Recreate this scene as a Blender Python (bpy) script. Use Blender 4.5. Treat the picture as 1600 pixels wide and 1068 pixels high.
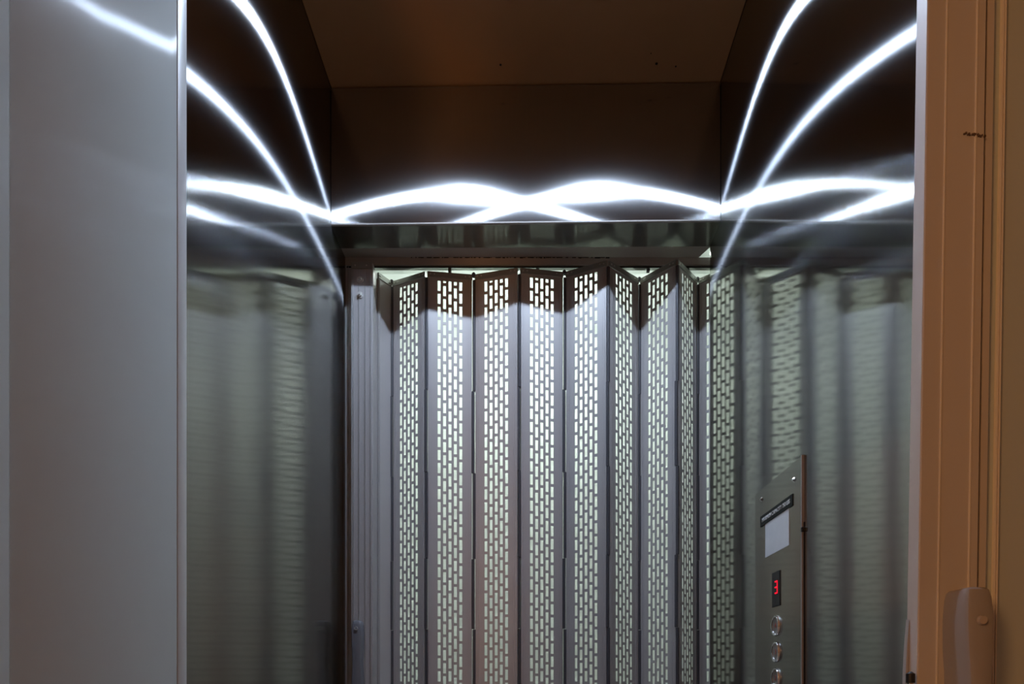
import bpy, bmesh, math, random
from mathutils import Vector, Matrix

random.seed(4)
for o in list(bpy.data.objects):
    bpy.data.objects.remove(o, do_unlink=True)
SC = bpy.context.scene
COL = SC.collection
R = math.radians

# ------------------------------------------------------------------ camera
EYE = 0.95
cam_d = bpy.data.cameras.new('camera')
cam_d.sensor_width = 36.0
cam_d.sensor_fit = 'HORIZONTAL'
cam_d.lens = 36.0 * 1067.0 / 1600.0
cam_d.shift_x = -29.0 / 1600.0
cam_d.shift_y = 534.0 / 1600.0
cam_d.clip_start = 0.01
cam = bpy.data.objects.new('camera', cam_d)
COL.objects.link(cam)
cam.location = (0, 0, EYE)
cam.rotation_euler = (R(90), 0, 0)
SC.camera = cam

# ------------------------------------------------------------------ world, exposure
w = bpy.data.worlds.new('world')
SC.world = w
w.use_nodes = True
w.node_tree.nodes['Background'].inputs[0].default_value = (0.6, 0.6, 0.6, 1)
w.node_tree.nodes['Background'].inputs[1].default_value = 0.0
vs = SC.view_settings
vs.view_transform = 'Standard'
vs.look = 'None'
vs.exposure = 0.0
vs.gamma = 1.0
vs.use_curve_mapping = False
SC.cycles.max_bounces = 9
SC.cycles.glossy_bounces = 6
SC.cycles.diffuse_bounces = 4
SC.cycles.caustics_reflective = True
SC.cycles.blur_glossy = 0.0
SC.cycles.sample_clamp_indirect = 40.0
SC.cycles.use_denoising = True

LED = 1950.0             # radiance of a downlight lens
TUBE = 26.0             # radiance of a lobby tube
BULB = 14.0            # radiance of the hall lantern

# ------------------------------------------------------------------ materials
def new_mat(name):
    m = bpy.data.materials.new(name)
    m.use_nodes = True
    nt = m.node_tree
    nt.nodes.clear()
    out = nt.nodes.new('ShaderNodeOutputMaterial')
    return m, nt, out

def principled(name, col, rough=0.5, metal=0.0, spec=0.5, noise=0.0, nscale=40.0, stretch=(1, 1, 1), bump=0.0):
    m, nt, out = new_mat(name)
    b = nt.nodes.new('ShaderNodeBsdfPrincipled')
    b.inputs['Base Color'].default_value = (*col, 1)
    b.inputs['Roughness'].default_value = rough
    b.inputs['Metallic'].default_value = metal
    b.inputs['Specular IOR Level'].default_value = spec
    nt.links.new(b.outputs[0], out.inputs[0])
    if noise or bump:
        tc = nt.nodes.new('ShaderNodeTexCoord')
        mp = nt.nodes.new('ShaderNodeMapping')
        mp.inputs['Scale'].default_value = stretch
        nz = nt.nodes.new('ShaderNodeTexNoise')
        nz.inputs['Scale'].default_value = nscale
        nz.inputs['Detail'].default_value = 4
        nt.links.new(tc.outputs['Object'], mp.inputs[0])
        nt.links.new(mp.outputs[0], nz.inputs['Vector'])
        if noise:
            mx = nt.nodes.new('ShaderNodeMix')
            mx.data_type = 'RGBA'
            mx.inputs[6].default_value = (*[c * (1 - noise) for c in col], 1)
            mx.inputs[7].default_value = (*[min(1, c * (1 + noise)) for c in col], 1)
            nt.links.new(nz.outputs['Fac'], mx.inputs[0])
            nt.links.new(mx.outputs[2], b.inputs['Base Color'])
        if bump:
            bp = nt.nodes.new('ShaderNodeBump')
            bp.inputs['Strength'].default_value = bump
            bp.inputs['Distance'].default_value = 0.01
            nt.links.new(nz.outputs['Fac'], bp.inputs['Height'])
            nt.links.new(bp.outputs[0], b.inputs['Normal'])
    return m

def emitter(name, col, strength):
    m, nt, out = new_mat(name)
    e = nt.nodes.new('ShaderNodeEmission')
    e.inputs[0].default_value = (*col, 1)
    e.inputs[1].default_value = strength
    nt.links.new(e.outputs[0], out.inputs[0])
    return m

def brushed(name, col_sharp, col_brush, sharp_rough=0.12, sharp_aniso=0.6, rough=0.20, aniso=0.88, mix=0.5,
            wave=0.0, wave_scale=(1.2, 1.2, 1.2), diffuse=0.0, diff_col=(0.5, 0.5, 0.5), tangent=(0, 0, 1)):
    """vertically brushed sheet metal: a near-mirror lobe plus a lobe smeared across the grain"""
    m, nt, out = new_mat(name)
    N, L = nt.nodes, nt.links
    a = N.new('ShaderNodeBsdfAnisotropic')
    a.inputs['Color'].default_value = (*col_sharp, 1)
    a.inputs['Roughness'].default_value = sharp_rough
    a.inputs['Anisotropy'].default_value = sharp_aniso
    b = N.new('ShaderNodeBsdfAnisotropic')
    b.inputs['Roughness'].default_value = rough
    b.inputs['Anisotropy'].default_value = aniso
    tv = N.new('ShaderNodeCombineXYZ')
    for i in range(3):
        tv.inputs[i].default_value = tangent[i]
    L.new(tv.outputs[0], b.inputs['Tangent'])
    L.new(tv.outputs[0], a.inputs['Tangent'])
    tc = N.new('ShaderNodeTexCoord')
    # fine brushing streaks along the grain modulate the smeared lobe
    mp = N.new('ShaderNodeMapping')
    st = [900.0, 900.0, 900.0]
    st[max(range(3), key=lambda i: abs(tangent[i]))] = 6.0
    mp.inputs['Scale'].default_value = st
    nz = N.new('ShaderNodeTexNoise')
    nz.inputs['Scale'].default_value = 1.0
    nz.inputs['Detail'].default_value = 2
    L.new(tc.outputs['Object'], mp.inputs[0])
    L.new(mp.outputs[0], nz.inputs['Vector'])
    mx = N.new('ShaderNodeMix')
    mx.data_type = 'RGBA'
    mx.inputs[6].default_value = (*[c * 0.85 for c in col_brush], 1)
    mx.inputs[7].default_value = (*[min(1, c * 1.15) for c in col_brush], 1)
    L.new(nz.outputs['Fac'], mx.inputs[0])
    L.new(mx.outputs[2], b.inputs['Color'])
    if wave:
        mp2 = N.new('ShaderNodeMapping')
        mp2.inputs['Scale'].default_value = wave_scale
        nz2 = N.new('ShaderNodeTexNoise')
        nz2.inputs['Scale'].default_value = 1.0
        nz2.inputs['Detail'].default_value = 1.5
        L.new(tc.outputs['Object'], mp2.inputs[0])
        L.new(mp2.outputs[0], nz2.inputs['Vector'])
        bp = N.new('ShaderNodeBump')
        bp.inputs['Strength'].default_value = 1.0
        bp.inputs['Distance'].default_value = wave
        L.new(nz2.outputs['Fac'], bp.inputs['Height'])
        L.new(bp.outputs[0], a.inputs['Normal'])
        L.new(bp.outputs[0], b.inputs['Normal'])
    ms = N.new('ShaderNodeMixShader')
    ms.inputs[0].default_value = mix
    L.new(a.outputs[0], ms.inputs[1])
    L.new(b.outputs[0], ms.inputs[2])
    last = ms.outputs[0]
    if diffuse:
        d = N.new('ShaderNodeBsdfDiffuse')
        d.inputs[0].default_value = (*diff_col, 1)
        m2 = N.new('ShaderNodeMixShader')
        m2.inputs[0].default_value = diffuse
        L.new(last, m2.inputs[1])
        L.new(d.outputs[0], m2.inputs[2])
        last = m2.outputs[0]
    L.new(last, out.inputs[0])
    return m

M = {}
M['steel_left'] = brushed('brushed_steel_left', (.58, .58, .54), (.21, .21, .215), sharp_rough=.08, sharp_aniso=.7, mix=.6, wave=0.0004, wave_scale=(3, 3, 1.5))
M['steel_right'] = brushed('brushed_steel_right', (.62, .63, .59), (.21, .21, .215), sharp_rough=.06, sharp_aniso=.5, mix=0.45, wave=0.0006, wave_scale=(4, 4, 2))
M['steel_head'] = brushed('brushed_steel_header', (.68, .68, .68), (.46, .46, .46), mix=.6)
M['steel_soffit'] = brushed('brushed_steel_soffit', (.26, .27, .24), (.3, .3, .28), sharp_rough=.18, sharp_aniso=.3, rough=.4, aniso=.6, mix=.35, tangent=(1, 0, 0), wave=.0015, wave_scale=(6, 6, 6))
M['steel_plate'] = brushed('brushed_steel_plate', (.42, .42, .39), (.5, .5, .48), sharp_rough=.09, mix=.6)
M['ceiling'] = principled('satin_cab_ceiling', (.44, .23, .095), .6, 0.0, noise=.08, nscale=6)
M['door_paint'] = brushed('glossy_pale_door_paint', (.5, .5, .5), (.42, .42, .42), sharp_rough=.3, rough=.25, aniso=.9, mix=.85,
                          wave=.0026, wave_scale=(9, 9, 1.5), diffuse=.86, diff_col=(.84, .90, .88))
M['door_edge'] = principled('lit_door_edge', (.90, .93, .92), .4)  # downlight caught on the leaf edge, put into a whiter colour
M['gate_alu'] = principled('satin_gate_aluminium', (.48, .465, .46), .42, .2, noise=.03, nscale=60, stretch=(1, 1, .05))
M['gate_trim'] = principled('gate_trim_aluminium', (.40, .41, .38), .35, .6)
M['hinge'] = principled('dark_hinge_plastic', (.07, .07, .08), .45)
M['post_paint'] = principled('cream_gate_paint', (.60, .56, .52), .45, 0, noise=.08, nscale=9, stretch=(1, 1, .4))
M['post_ridge'] = principled('pale_ridge_paint', (.85, .80, .72), .35)  # ridges paler than the post paint
M['panel_near'] = principled('greenish_grey_aluminium', (.60, .67, .65), .4, .3)
M['handle'] = principled('grey_handle_plastic', (.19, .195, .22), .35)
M['handle_near'] = principled('taupe_handle_plastic', (.36, .34, .33), .38)
M['cap'] = principled('screw_cap_plastic', (.48, .42, .38), .25)
M['zinc'] = principled('zinc_screw', (.68, .68, .64), .35, .45)
M['chrome'] = principled('chrome', (.8, .8, .82), .12, 1.0)
M['black'] = principled('black_plastic', (.012, .012, .014), .4)
M['label'] = principled('black_label_plastic', (.012, .015, .015), .6, 0, .25)
M['white_print'] = principled('white_print', (.92, .95, .95), .6)
M['card'] = principled('white_card', (.85, .88, .92), .5, noise=.06, nscale=60)
M['display'] = principled('smoked_display_glass', (.014, .016, .02), .4, 0, .3)
M['digit'] = emitter('red_led_digit', (1, .01, .03), 1.6)
M['button'] = principled('button_steel', (.38, .36, .34), .4, .8)
M['red_print'] = principled('faint_red_print', (.45, .06, .05), .5)
M['frame_paint'] = principled('beige_frame_paint', (.40, .36, .33), .5, noise=.06, nscale=20)
M['dirt_and_shade'] = principled('dark_sealant_and_shade', (.015, .012, .01), .9)  # sealant and specks, also the painted shadow gap by the control plate
M['scuff'] = principled('brown_scuff', (.16, .11, .08), .8)
M['lobby'] = principled('white_lobby_paint', (.82, .84, .81), .8, noise=.02, nscale=4)
M['hall'] = principled('beige_hall_paint', (.34, .29, .24), .8, noise=.03, nscale=5)
M['floor'] = principled('grey_vinyl_floor', (.34, .30, .27), .5, noise=.15, nscale=30)
M['brass'] = principled('lamp_metal', (.3, .25, .18), .35, 1.0)
M['led'] = emitter('downlight_lens_glow', (.63, .77, 1.0), LED)
M['tube'] = emitter('fluorescent_tube_glow', (.88, 1.0, .94), TUBE)
M['bulb'] = emitter('warm_lantern_paper', (1.0, .46, .17), BULB)

# ------------------------------------------------------------------ mesh helpers
def bx(bm, x0, x1, y0, y1, z0, z1, bev=0.0, seg=1):
    g = bmesh.ops.create_cube(bm, size=1.0)
    vs_ = g['verts']
    bmesh.ops.scale(bm, vec=(x1 - x0, y1 - y0, z1 - z0), verts=vs_)
    bmesh.ops.translate(bm, vec=((x0 + x1) / 2, (y0 + y1) / 2, (z0 + z1) / 2), verts=vs_)
    if bev:
        es = list({e for v in vs_ for e in v.link_edges})
        bmesh.ops.bevel(bm, geom=es, offset=bev, segments=seg, affect='EDGES', profile=.5)
    return bm

def cyl(bm, p, axis, r, h, seg=16, r2=None):
    """cylinder/cone with its base centre at p, along axis"""
    d = Vector(axis).normalized()
    g = bmesh.ops.create_cone(bm, cap_ends=True, segments=seg, radius1=r, radius2=r if r2 is None else r2, depth=h)
    q = Vector((0, 0, 1)).rotation_difference(d)
    mt = Matrix.Translation(Vector(p) + d * h / 2) @ q.to_matrix().to_4x4()
    bmesh.ops.transform(bm, matrix=mt, verts=g['verts'])
    return bm

def ring(bm, p, axis, r0, r1, h, seg=32):
    """flat annulus of height h standing on p"""
    d = Vector(axis).normalized()
    q = Vector((0, 0, 1)).rotation_difference(d).to_matrix().to_4x4()
    mt = Matrix.Translation(Vector(p)) @ q
    prof = [(r0, 0), (r0, h * .8), (r0 + (r1 - r0) * .3, h), (r0 + (r1 - r0) * .7, h), (r1, h * .4), (r1, 0)]
    rows = []
    for i in range(seg):
        a = 2 * math.pi * i / seg
        rows.append([bm.verts.new(mt @ Vector((r * math.cos(a), r * math.sin(a), z))) for r, z in prof])
    n = len(prof)
    for i in range(seg):
        A, B = rows[i], rows[(i + 1) % seg]
        for k in range(n):
            bm.faces.new((A[k], B[k], B[(k + 1) % n], A[(k + 1) % n]))
    return bm

def obj(name, bm, mat, parent=None, loc=(0, 0, 0), rot=(0, 0, 0), smooth=False):
    bmesh.ops.recalc_face_normals(bm, faces=bm.faces)
    me = bpy.data.meshes.new(name)
    bm.to_mesh(me)
    bm.free()
    me.materials.append(M[mat] if isinstance(mat, str) else mat)
    if smooth:
        for p in me.polygons:
            p.use_smooth = True
        try:
            me.set_sharp_from_angle(angle=R(35))
        except Exception:
            pass
    o = bpy.data.objects.new(name, me)
    COL.objects.link(o)
    o.location = loc
    o.rotation_euler = rot
    if parent:
        o.parent = parent
    return o

def inst(name, mesh, parent, loc=(0, 0, 0), rot=(0, 0, 0), scale=(1, 1, 1)):
    o = bpy.data.objects.new(name, mesh)
    COL.objects.link(o)
    o.parent = parent
    o.location, o.rotation_euler, o.scale = loc, rot, scale
    return o

def tag(o, label=None, cat=None, group=None, kind=None):
    if label: o['label'] = label
    if cat: o['category'] = cat
    if group: o['group'] = group
    if kind: o['kind'] = kind
    return o

def empty(name, loc, label, cat, group=None, rot=(0, 0, 0)):
    o = bpy.data.objects.new(name, None)
    COL.objects.link(o)
    o.location = loc
    o.rotation_euler = rot
    o.empty_display_size = .1
    return tag(o, label, cat, group)

def B():
    return bmesh.new()

def box(name, x0, x1, y0, y1, z0, z1, mat, parent=None, bev=0.0):
    return obj(name, bx(B(), x0, x1, y0, y1, z0, z1, bev), mat, parent)

def struct(o, label, cat):
    return tag(o, label, cat, kind='structure')

def hexa(name, pts, mat, parent=None):
    """solid from 4 bottom and 4 top corner points"""
    bm = B()
    v = [bm.verts.new(p) for p in pts]
    for f in ((0, 1, 2, 3), (7, 6, 5, 4), (0, 4, 5, 1), (1, 5, 6, 2), (2, 6, 7, 3), (3, 7, 4, 0)):
        bm.faces.new([v[i] for i in f])
    return obj(name, bm, mat, parent)

def text_mesh(name, body, size, mat, parent, matrix, extrude=0.0004):
    cu = bpy.data.curves.new(name, 'FONT')
    cu.body = body
    cu.size = size
    cu.align_x = 'CENTER'
    cu.align_y = 'CENTER'
    cu.extrude = extrude
    cu.resolution_u = 3
    tmp = bpy.data.objects.new(name, cu)
    COL.objects.link(tmp)
    dg = bpy.context.evaluated_depsgraph_get()
    me = bpy.data.meshes.new_from_object(tmp.evaluated_get(dg))
    bpy.data.objects.remove(tmp, do_unlink=True)
    bpy.data.curves.remove(cu)
    me.name = name
    me.materials.clear()
    me.materials.append(M[mat])
    o = bpy.data.objects.new(name, me)
    COL.objects.link(o)
    o.parent = parent
    o.matrix_local = matrix
    return o

# ------------------------------------------------------------------ cab shell
ZC, ZH = 2.353, 2.031
XL, XR = -.470, .443
YHL, YHR = 1.6065, 1.591        # the header stands a hair out of square

wl = box('wall_left', XL - .02, XL, .75, 1.735, 0, ZC + .03, 'steel_left')
struct(wl, 'left cab wall of vertically brushed stainless steel with curved light streaks', 'wall')
wr = box('wall_right', XR, XR + .02, .75, 1.686, 0, ZC + .03, 'steel_right')
struct(wr, 'right cab wall of brushed stainless steel carrying the control panel', 'wall')

g = .0012
wb = hexa('wall_back', [(XL + g, YHL, ZH), (XR - g, YHR, ZH), (XR - g, YHR + .012, ZH), (XL + g, YHL + .012, ZH),
                        (XL + g, YHL, ZC - .0025), (XR - g, YHR, ZC - .0025), (XR - g, YHR + .012, ZC - .0025), (XL + g, YHL + .012, ZC - .0025)], 'steel_head')
struct(wb, 'brushed steel header panel above the far gate with bright arcs of light', 'wall')
lip = hexa('folded_lip', [(XL + g, YHL - .002, ZH - .003), (XR - g, YHR - .002, ZH - .003), (XR - g, YHR + .004, ZH - .003), (XL + g, YHL + .004, ZH - .003),
                          (XL + g, YHL - .002, ZH), (XR - g, YHR - .002, ZH), (XR - g, YHR + .004, ZH), (XL + g, YHL + .004, ZH)], 'frame_paint', wb)

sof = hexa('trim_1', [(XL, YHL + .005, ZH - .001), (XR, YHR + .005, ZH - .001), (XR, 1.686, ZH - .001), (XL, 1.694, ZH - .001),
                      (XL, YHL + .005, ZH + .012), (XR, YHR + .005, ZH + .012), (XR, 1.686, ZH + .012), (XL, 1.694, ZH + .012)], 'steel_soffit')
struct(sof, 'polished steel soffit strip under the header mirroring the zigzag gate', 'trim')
fr = empty('trim_2', (0, 1.71, ZH), 'beige painted door head behind the steel soffit above the folding gate', 'trim')
fr['kind'] = 'structure'
def fbox(name, x0, x1, y0, y1, z0, z1, mat):
    return box(name, x0, x1, y0 - 1.71, y1 - 1.71, z0 - ZH, z1 - ZH, mat, fr)
hexa('head_board', [(-.50, -.016, .000), (.447, -.024, .000), (.4265, .022, .000), (-.50, .022, .000),
                    (-.50, -.016, .010), (.447, -.024, .010), (.4265, .022, .010), (-.50, .022, .010)], 'frame_paint', fr)
fbox('head_beam', -.50, .470, 1.732, 1.746, 2.012, 2.031, 'frame_paint')
bm = B()
for k in range(60):
    x = -.30 + .5 * (k / 60) + random.uniform(-.006, .006)
    wdt = random.uniform(.002, .012)
    hh = random.choice((.0006, .0006, .0009, .0018 if k > 22 else .0007))
    bx(bm, x, x + wdt, 1.7305 - 1.71, 1.7322 - 1.71, -.0005 - hh, .0003)
obj('sealant_bead', bm, 'dirt_and_shade', fr)

struct(box('wall_light_block', -.50, .66, 1.622, 1.80, 2.30, 2.372, 'frame_paint'), 'added unseen board blocking lobby light above the door head', 'wall')  # added out of view to stop lobby light leaking through the ceiling seam
cl = box('ceiling', XL + .001, XR - .001, .75, 1.62, ZC, ZC + .02, 'ceiling')
struct(cl, 'dark brown satin ceiling sheet of the cab', 'ceiling')
bm = B()
for (x, y, s) in ((-.068, 1.548, .004), (.285, 1.545, .005), (.33, 1.552, .003), (.268, 1.52, .002)):
    cyl(bm, (x, y, ZC + .0002), (0, 0, -1), s * .6, .0012, 10)
obj('ceiling_mark', bm, 'dirt_and_shade', cl)

fl = box('floor', -1.9, 1.9, -2.6, 3.2, -.03, 0, 'floor')
struct(fl, 'grey vinyl floor running below the frame through hall and cab', 'floor')

# cab front and vestibule
ret = box('wall_front', -.76, XL - .02, .745, .765, 0, 2.5, 'hall')
struct(ret, 'narrow wall return left of the cab mouth', 'wall')
ret2 = box('wall_front_return', XR + .02, .78, .775, .795, 0, 2.5, 'hall')
struct(ret2, 'narrow wall return right of the cab mouth behind the gate', 'wall')
v1 = box('wall_vestibule_left', -.78, -.76, -.05, .765, 0, 2.5, 'hall')
struct(v1, 'left vestibule wall behind the open grey door', 'wall')
v2 = box('wall_vestibule_right', .76, .78, -.05, .775, 0, 2.5, 'hall')
struct(v2, 'right vestibule wall outside the picture', 'wall')
fh = box('wall_front_header', -.76, .76, .745, .765, 2.36, 2.5, 'hall')
struct(fh, 'wall over the cab mouth out of view', 'wall')

# hall behind the camera
struct(box('wall_rear', -1.8, 1.8, -2.42, -2.40, 0, 2.5, 'hall'), 'beige hall wall behind the camera', 'wall')
struct(box('wall_hall_left', -1.82, -1.8, -2.4, -.05, 0, 2.5, 'hall'), 'beige hall side wall far to the left', 'wall')
struct(box('wall_hall_right', 1.8, 1.82, -2.4, -.05, 0, 2.5, 'hall'), 'beige hall side wall far to the right', 'wall')
struct(box('wall_hall_front_left', -1.8, -.76, -.07, -.05, 0, 2.5, 'hall'), 'beige hall wall left of the vestibule', 'wall')
struct(box('wall_hall_front_right', .76, 1.8, -.07, -.05, 0, 2.5, 'hall'), 'beige hall wall right of the vestibule', 'wall')
struct(box('ceiling_hall', -1.8, 1.8, -2.4, .745, 2.5, 2.52, 'hall'), 'beige hall ceiling above the camera', 'ceiling')

# lobby beyond the gate
LX0, LX1, LY, LZ = -.95, .95, 2.75, 2.60
struct(box('wall_lobby', LX0, LX1, LY, LY + .02, 0, LZ, 'lobby'), 'bright white lobby wall seen through the gate slots', 'wall')
struct(box('wall_lobby_left', LX0 - .02, LX0, 1.80, LY, 0, LZ, 'lobby'), 'white lobby side wall left beyond the gate', 'wall')
struct(box('wall_lobby_right', LX1, LX1 + .02, 1.80, LY, 0, LZ, 'lobby'), 'white lobby side wall right beyond the gate', 'wall')
struct(box('ceiling_lobby', LX0, LX1, 1.80, LY, LZ, LZ + .02, 'lobby'), 'white lobby ceiling beyond the gate', 'ceiling')
struct(box('wall_shaft_left', LX0, -.50, 1.80, 1.83, 0, LZ, 'lobby'), 'white return wall left behind the far gate', 'wall')
struct(box('wall_shaft_right', .66, LX1, 1.80, 1.83, 0, LZ, 'lobby'), 'white return wall right behind the far gate', 'wall')
struct(box('wall_shaft_header', -.50, .66, 1.802, 1.83, 2.20, LZ, 'lobby'), 'white wall high above the far gate on its lobby side', 'wall')
struct(box('wall_pocket_right', .66, .68, 1.60, 1.80, 0, LZ, 'lobby'), 'white pocket wall beside the folded end of the far gate', 'wall')
struct(box('wall_pocket_left', -.52, -.50, 1.735, 1.80, 0, LZ, 'lobby'), 'white pocket wall beside the lead post of the far gate', 'wall')

# ------------------------------------------------------------------ lamps
def downlight(x, y, label):
    t = empty('downlight', (x, y, ZC), label, 'downlight', 'recessed ceiling downlights of the cab')
    obj('trim_ring', ring(B(), (0, 0, 0), (0, 0, -1), .0175, .034, .006, 40), 'chrome', t, smooth=True)
    obj('lens', cyl(B(), (0, 0, .001), (0, 0, -1), .016, .004, 32), 'led', t)
downlight(-.185, 1.25, 'small round ceiling downlight with chrome ring nearer the left cab wall')
downlight(.165, 1.25, 'small round ceiling downlight with chrome ring nearer the right cab wall')

t = empty('ceiling_luminaire', (0, 2.19, LZ), 'three tube white pendant luminaire in the lobby behind the gate header', 'ceiling light')
obj('housing', bx(B(), -.42, .42, -.025, .025, -.19, -.16, .004), 'lobby', t)
for x in (-.3, .3):
    obj('suspension_rod', cyl(B(), (x, 0, -.16), (0, 0, 1), .005, .16, 10), 'chrome', t)
for y in (-.07, 0, .07):
    obj('fluorescent_tube', cyl(B(), (-.40, y, -.215), (1, 0, 0), .013, .80, 14), 'tube', t, smooth=True)
for x in (-.405, .405):
    obj('tube_holder', bx(B(), x - .008, x + .008, -.11, .11, -.232, -.19, .003), 'lobby', t)

t = empty('floor_lamp', (-.95, -.75, 0), 'paper lantern floor lamp glowing warm in the hall behind the camera', 'lamp')
obj('lamp_base', cyl(B(), (0, 0, .0), (0, 0, 1), .14, .03, 32, .12), 'brass', t, smooth=True)
obj('lamp_pole', cyl(B(), (0, 0, .03), (0, 0, 1), .012, 1.22, 16), 'brass', t, smooth=True)
bm = B()
rows = []
for k2 in range(27):                       # ribbed paper drum
    r_ = .16 + (.006 if k2 % 2 else 0) - (.05 if k2 in (0, 26) else 0)
    rows.append([bm.verts.new((r_ * math.cos(2 * math.pi * k / 32), r_ * math.sin(2 * math.pi * k / 32), 1.25 + .65 * k2 / 26)) for k in range(32)])
for A_, B_ in zip(rows[:-1], rows[1:]):
    for k in range(32):
        bm.faces.new((A_[k], A_[(k + 1) % 32], B_[(k + 1) % 32], B_[k]))
obj('lantern', bm, 'bulb', t, smooth=True)

# ------------------------------------------------------------------ folding gate at the far side
ZT = 2.000
PW = .117
# fold points of the gate, far/near in turn
FOLD = [(-.3895, 1.742), (-.3628, 1.784), (-.2658, 1.738), (-.1461, 1.753), (-.0291, 1.7236), (.0865, 1.7424), (.1919, 1.6924),
        (.2825, 1.7728), (.3621, 1.6873), (.4336, 1.7728), (.512, 1.705), (.545, 1.785), (.60, 1.70)]
gate = empty('folding_gate', (0, 1.74, 0), 'pale grey slotted accordion gate closing the far side of the cab', 'gate')
G0 = Vector((0, 1.74, 0))

def panel_mesh(slots=True, w_=PW):
    bm = B()
    hw = w_ / 2 - .004
    z0, z1 = .02, ZT - .0135
    def quad(xa, xb, za, zb):
        bx(bm, xa, xb, 0, .0016, za, zb)
    if slots:
        pitch, sw, sh, rp = .0133, .0072, .0262, .0332
        xs = -hw
        for c in range(5):
            cx = (c - 2) * pitch
            quad(xs, cx - sw / 2, z0, z1)
            xs = cx + sw / 2
            off = (rp / 2 if c % 2 else 0) + .004 * (c % 3 == 1)
            zprev = z0
            z = .06 + off
            while z < z1 - .012:
                quad(cx - sw / 2, cx + sw / 2, zprev, z)
                zt = min(z + sh, z1 - .008)
                zprev = zt
                z += rp
            quad(cx - sw / 2, cx + sw / 2, zprev, z1)
        quad(xs, hw, z0, z1)
    else:
        quad(-hw, hw, z0, z1)
    # side flanges turned back
    for s in (-1, 1):
        bx(bm, min(s * hw, s * (hw - .0015)), max(s * hw, s * (hw - .0015)), .0, .008, z0, z1)
    return bm

pm = obj('panel', panel_mesh(True), 'gate_alu', gate)
panel_me = pm.data
bpy.data.objects.remove(pm, do_unlink=True)
pm = obj('panel', panel_mesh(False), 'gate_alu', gate)
plain_me = pm.data
bpy.data.objects.remove(pm, do_unlink=True)

bm = B()
for x in (-.0490, -.0445, .0445, .0490):
    bx(bm, x - .0006, x + .0006, -.0011, .0002, .02, ZT - .014)
o_ = obj('bead', bm, 'gate_alu', gate); bead_me = o_.data; bpy.data.objects.remove(o_, do_unlink=True)
bm = B(); bx(bm, -PW / 2 + .003, PW / 2 - .003, -.002, .004, ZT - .0145, ZT, .0008)
o_ = obj('top_band', bm, 'gate_trim', gate); band_me = o_.data; bpy.data.objects.remove(o_, do_unlink=True)
bm = B(); cyl(bm, (0, 0, 0), (0, -1, 0), .0018, .0012, 10)
o_ = obj('rivet', bm, 'zinc', gate); rivet_me = o_.data; bpy.data.objects.remove(o_, do_unlink=True)

def hinge_mesh():
    """long knuckle hinge, leaves shifting left and right in turn"""
    bm = B()
    z, k = .02, 0
    cuts = [.02, .35, .62, .90, 1.09, 1.27, 1.49, 1.70, 1.985]
    for a, b in zip(cuts[:-1], cuts[1:]):
        cyl(bm, (.0012 * (1 if k % 2 else -1), 0, a + .0006), (0, 0, 1), .0042, b - a - .0012, 10)
        k += 1
    return bm
o_ = obj('hinge', hinge_mesh(), 'hinge', gate, smooth=True); hinge_me = o_.data; bpy.data.objects.remove(o_, do_unlink=True)
bm = B(); cyl(bm, (0, 0, ZT - .006), (0, 0, 1), .0050, .008, 12); cyl(bm, (0, 0, ZT + .002), (0, 0, 1), .0030, .0025, 10)
o_ = obj('hinge_pin', bm, 'hinge', gate, smooth=True); pin_me = o_.data; bpy.data.objects.remove(o_, do_unlink=True)

for i in range(len(FOLD) - 1):
    a, b = Vector((*FOLD[i], 0)), Vector((*FOLD[i + 1], 0))
    d = b - a
    mid = (a + b) / 2 - G0
    sx = d.length / PW
    p = inst('panel', plain_me if i == 0 else panel_me, gate, mid, (0, 0, math.atan2(d.y, d.x)), (sx, 1, 1))
    inst('bead', bead_me, p)
    inst('top_band', band_me, p)
    for x in (-.048, -.038, .038, .048):
        inst('rivet', rivet_me, p, (x, -.002, ZT - .007 + random.uniform(-.001, .001)), (0, 0, 0), (1 / sx, 1, 1))
for i, f in enumerate(FOLD[1:-1], 1):
    far = i % 2 == 1
    y = f[1] - 1.74 + (-.0005 if far else .004)
    inst('hinge', hinge_me, gate, (f[0], y, 0))
    if far:
        inst('hinge_pin', pin_me, gate, (f[0], y, 0))

# handle shared by both gates: a bowed grip with a waist, standing off its post
def handle_mesh(depth, L=.205, wmax=.0275):
    bm = B()
    prof = [(0, .55), (.012, .74), (.05, .86), (.16, .96), (.30, .92), (.42, .80), (.5, .76), (.58, .80), (.70, .92), (.84, .96), (.95, .86), (.988, .74), (1, .55)]
    rows = []
    for tt, wf in prof:
        z = (tt - .5) * L
        hw = wmax / 2 * wf
        e = math.sin(math.pi * min(max(tt, .0), 1)) ** .35 if 0 < tt < 1 else 0
        dp = depth * (.80 + .20 * e)
        ring_ = [(-hw, 0), (-hw, -dp * .86), (-hw * .86, -dp * .96), (-hw * .62, -dp), (hw * .62, -dp), (hw * .86, -dp * .96), (hw, -dp * .86), (hw, 0)]
        rows.append([bm.verts.new((x, y, z)) for x, y in ring_])
    for A, B_ in zip(rows[:-1], rows[1:]):
        for k in range(len(A) - 1):
            bm.faces.new((A[k], A[k + 1], B_[k + 1], B_[k]))
    bm.faces.new(rows[0]); bm.faces.new(rows[-1])
    return bm

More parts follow.
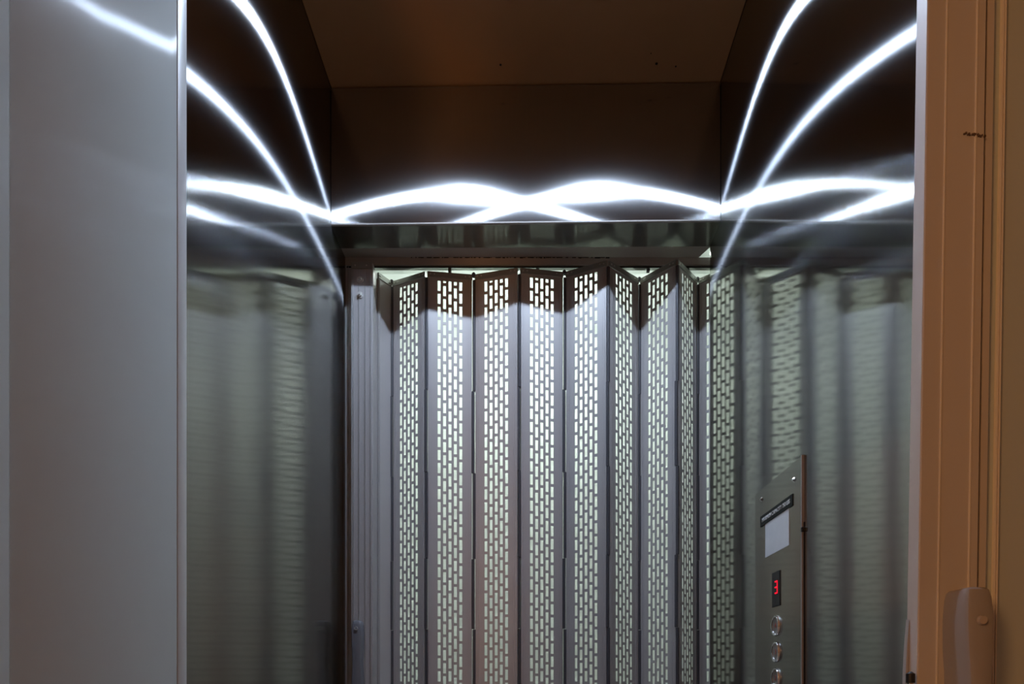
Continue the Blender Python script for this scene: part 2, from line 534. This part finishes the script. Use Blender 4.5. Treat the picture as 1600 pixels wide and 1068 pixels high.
# lead post on the left
lp = obj('lead_post', bx(B(), -.447, -.3925, -.040, .014, .02, ZT - .002, .0015), 'gate_alu', gate, (0, 0, 0))
bm = B()
for x in (-.4455, -.4415, -.4275, -.4120, -.3985):
    bx(bm, x - .0007, x + .0007, -.0413, -.0395, .02, ZT - .016)
obj('bead', bm, 'gate_trim', lp)
obj('top_band', bx(B(), -.446, -.394, -.0425, .0, ZT - .018, ZT - .001, .0008), 'gate_trim', lp)
for x in (-.436, -.408):
    inst('rivet', rivet_me, lp, (x, -.0425, ZT - .010))
for z in (1.955, 1.917):
    bm = B()
    cyl(bm, (0, 0, 0), (0, -1, 0), .0085, .0016, 20)
    cyl(bm, (0, -.0016, 0), (0, -1, 0), .0052, .005, 6)
    cyl(bm, (0, -.006, 0), (0, -1, 0), .0028, .003, 10)
    obj('bolt', bm, 'zinc', lp, (-.4245, -.0402, z), smooth=True)
hd = obj('handle', handle_mesh(.030), 'handle', gate, (-.4265, -.0405, 1.003), smooth=True)
bm = B(); ring(bm, (0, 0, 0), (0, -1, 0), .0028, .0048, .0012, 20)
obj('screw', bm, 'zinc', hd, (0, -.0302, .083), smooth=True)
# frame strip that receives the gate at the left cab wall
st = box('strike_jamb', -.476, -.4485, 1.7352, 1.765, 0, 2.010, 'gate_alu', None, .001)
st.name = 'trim_3'
struct(st, 'slim aluminium jamb strip between left cab wall and gate post', 'trim')
for x in (-.4625, -.4545):
    box('bead', x - .0008, x + .0008, 1.7325, 1.7355, 0, 2.008, 'gate_trim', st)

tr = empty('gate_track', (0, 1.748, 2.012), 'thin aluminium track carrying the far folding gate under the door head', 'gate track')
obj('rail', bx(B(), -.467, .56, -.013, .0, -.0042, .0), 'gate_trim', tr)
obj('rail_slot', bx(B(), -.467, .56, -.0145, -.0125, -.0052, -.0022), 'dirt_and_shade', tr)
for x in (-.206, .018, .30, .40):
    obj('roller_hanger', bx(B(), x - .004, x + .004, -.011, .0, -.0115, -.0042, .001), 'hinge', tr)

# ------------------------------------------------------------------ open door leaf in the left foreground
ang = R(0)
door = empty('door_1', (-.36, .71, 0), 'glossy pale grey painted door leaf standing open in the left foreground', 'door', rot=(0, 0, 0))
door['kind'] = 'structure'
DL = .74
# local frame: x along the leaf (towards the hall), y = outwards normal away from cab centre
dm = Matrix(((-math.sin(ang), -math.cos(ang), 0), (-math.cos(ang), math.sin(ang), 0), (0, 0, 1))).to_4x4()
LEAN = R(1.5)
def leaf(name, x0, x1, y0, y1, z0, z1, mat, bev=0, seg=1):
    bm = bx(B(), x0, x1, y0, y1, z0, z1, bev, seg)
    bmesh.ops.transform(bm, matrix=dm, verts=bm.verts)
    return obj(name, bm, mat, door, smooth=bool(bev))
leaf('leaf', .0141, .238, .0, .040, .01, 2.2, 'door_paint', .001, 2)
leaf('leaf_border', .240, DL, -.002, .040, .01, 2.2, 'door_paint', .002, 2)
leaf('edge_strip', -.004, .014, -.0006, .040, .01, 2.2, 'door_edge', .0005, 2)

# ------------------------------------------------------------------ folded-back gate in the right foreground
ng = empty('folding_gate.001', (.419, .72, 0), 'cream painted gate post with bow handle in the right foreground', 'gate')
ng.name = 'folding_gate'
LR = R(.9)
ng.rotation_euler = (0, LR, 0)
ng.location = (.419 - EYE * math.tan(LR) - .0005 - .011, .72, 0)
def nbox(name, x0, x1, y0, y1, z0, z1, mat, par=ng, bev=0.0):
    return obj(name, bx(B(), x0, x1, y0, y1, z0, z1, bev), mat, par)
npst = nbox('lead_post', 0, .0625, 0, .022, .02, 2.15, 'post_paint', bev=.0012)
nbox('ridge', .0195, .0208, -.0012, .001, .02, 2.15, 'post_ridge', npst)
nbox('ridge', .0515, .0528, -.0012, .001, .02, 2.15, 'post_ridge', npst)
nbox('side_flange', .0655, .0725, .003, .022, .02, 2.15, 'post_paint')
nbox('end_channel', .0745, .084, .010, .030, .02, 2.15, 'panel_near', bev=.001)
fp = nbox('folded_panel', .084, .185, .012, .018, .02, 2.15, 'panel_near')
nbox('ridge', .0835, .0850, .006, .014, .02, 2.15, 'post_ridge', fp)
nbox('ridge', .0860, .0875, .006, .014, .02, 2.15, 'post_ridge', fp)
hd = obj('handle', handle_mesh(.043, .20, .031), 'handle_near', ng, (.0405, 0, .948), smooth=True)
bm = B(); cyl(bm, (0, 0, 0), (0, -1, 0), .0050, .003, 24, .0040)
obj('screw_cap', bm, 'cap', hd, (-.001, -.0418, .066), smooth=True)
# scuffs on the paint
bm = B()
for k in range(16):
    u = k / 15
    x = .040 + .022 * u + random.uniform(-.001, .001)
    z = 1.530 - .003 * u + random.uniform(-.0012, .0012)
    s = random.uniform(.0006, .0018)
    bx(bm, x, x + s, -.0016, -.0002, z, z + s)
obj('scuff', bm, 'scuff', npst)
sp = obj('strike_plate', B(), 'gate_alu', ng)
bm = B()
pts = [(0.0, -.06)] + [(-.003 * math.sin(math.pi * k / 10), -.06 + .14 * k / 10) for k in range(1, 10)] + [(0.0, .08)]
fa = [bm.verts.new((x - .0005, .016, z)) for x, z in pts] ; fb = [bm.verts.new((x - .0005, .022, z)) for x, z in pts]
bm.faces.new(fa); bm.faces.new(list(reversed(fb)))
for k in range(len(pts)):
    j = (k + 1) % len(pts)
    bm.faces.new((fa[k], fb[k], fb[j], fa[j]))
bmesh.ops.recalc_face_normals(bm, faces=bm.faces)
bm.to_mesh(sp.data); bm.free()
sp.location = (0, 0, .94)
stop = empty('latch_pin', (.4000, .7190, .926), 'short chrome latch pin with black rubber cap beside the cream post', 'latch')
obj('pin', cyl(B(), (0, 0, -.05), (0, 0, 1), .0032, .075, 16), 'chrome', stop, smooth=True)
bm = B(); cyl(bm, (0, 0, .025), (0, 0, 1), .0045, .010, 18); cyl(bm, (0, 0, .035), (0, 0, 1), .0040, .0022, 18, .001)
obj('rubber_cap', bm, 'black', stop, smooth=True)
obj('bracket', bx(B(), -.004, .0065, -.004, .004, -.058, -.050), 'gate_alu', stop)

# ------------------------------------------------------------------ control panel on the right wall
PX = XR - .0035
cp = empty('control_panel', (XR, 1.219, EYE), 'brushed steel elevator control panel with round buttons on the right wall', 'control panel')
def cbox(name, y0, y1, z0, z1, t0, t1, mat, par=cp, bev=0.0):
    """t0..t1 = how far it stands out of the wall, y/z absolute with z above eye level"""
    return obj(name, bx(B(), -t1, -t0, y0 - 1.219, y1 - 1.219, z0, z1, bev), mat, par)
cbox('plate', 1.108, 1.336, -.75, .370, .0002, .0035, 'steel_plate', bev=.0004)
cbox('edge_flange', 1.1055, 1.1085, -.75, .3705, .0, .0042, 'frame_paint')
cbox('gap_shadow_strip', 1.1035, 1.1052, -.75, .262, .0, .0012, 'dirt_and_shade')  # shadow gap beside the plate, painted as a dark strip
cbox('lock_tab', 1.103, 1.108, .246, .254, .0, .005, 'black', bev=.001)
for y, z in ((1.139, .3405), (1.298, .3505)):
    bm = B(); cyl(bm, (-.0035, y - 1.219, z), (-1, 0, 0), .0045, .003, 14, .002)
    obj('screw', bm, 'chrome', cp, smooth=True)
lb = cbox('capacity_label', 1.1425, 1.302, .2985, .3185, .0035, .0052, 'label', bev=.0003)
# text frame: reading direction runs from far to near (-Y), facing -X
def face_matrix(y, z, t):
    return Matrix(((0, 0, -1, -t), (-1, 0, 0, y - 1.219), (0, 1, 0, z), (0, 0, 0, 1)))
text_mesh('lettering', 'MAXIMUM CAPACITY 750 LBS', .0105, 'white_print', lb, face_matrix(1.222, .3085, .0053))
cbox('card', 1.160, 1.277, .236, .300, .0035, .0042, 'card')
dsp = cbox('floor_display', 1.2005, 1.2395, .1385, .2005, .0035, .0050, 'display', bev=.0003)
# seven-segment figure three
bm = B()
Wd, Hd, th = .0125, .023, .0024
cy, cz = 1.2175 - 1.219, .1725
for (a0, a1, b0, b1) in ((-Wd / 2, Wd / 2, Hd / 2 - th, Hd / 2), (-Wd / 2, Wd / 2, -th / 2, th / 2), (-Wd / 2, Wd / 2, -Hd / 2, -Hd / 2 + th),
                         (Wd / 2 - th, Wd / 2, .0006, Hd / 2), (Wd / 2 - th, Wd / 2, -Hd / 2, -.0006)):
    bx(bm, -.0055, -.0050, cy - a1, cy - a0, cz + b0, cz + b1)
obj('digit', bm, 'digit', dsp)
for k, (z, dg) in enumerate(((.104, '4'), (.0570, '3'), (.0105, '2'), (-.036, '1'))):
    bm = B(); cyl(bm, (-.0035, 0, z), (-1, 0, 0), .0150, .0022, 32)
    bt = obj('button', bm, 'button', cp, smooth=True)
    obj('button_ring', ring(B(), (-.0035, 0, z), (-1, 0, 0), .0150, .0188, .0042, 40), 'chrome', bt, smooth=True)
    text_mesh('button_digit', dg, .013, 'red_print', bt, face_matrix(1.219, z, .0058))
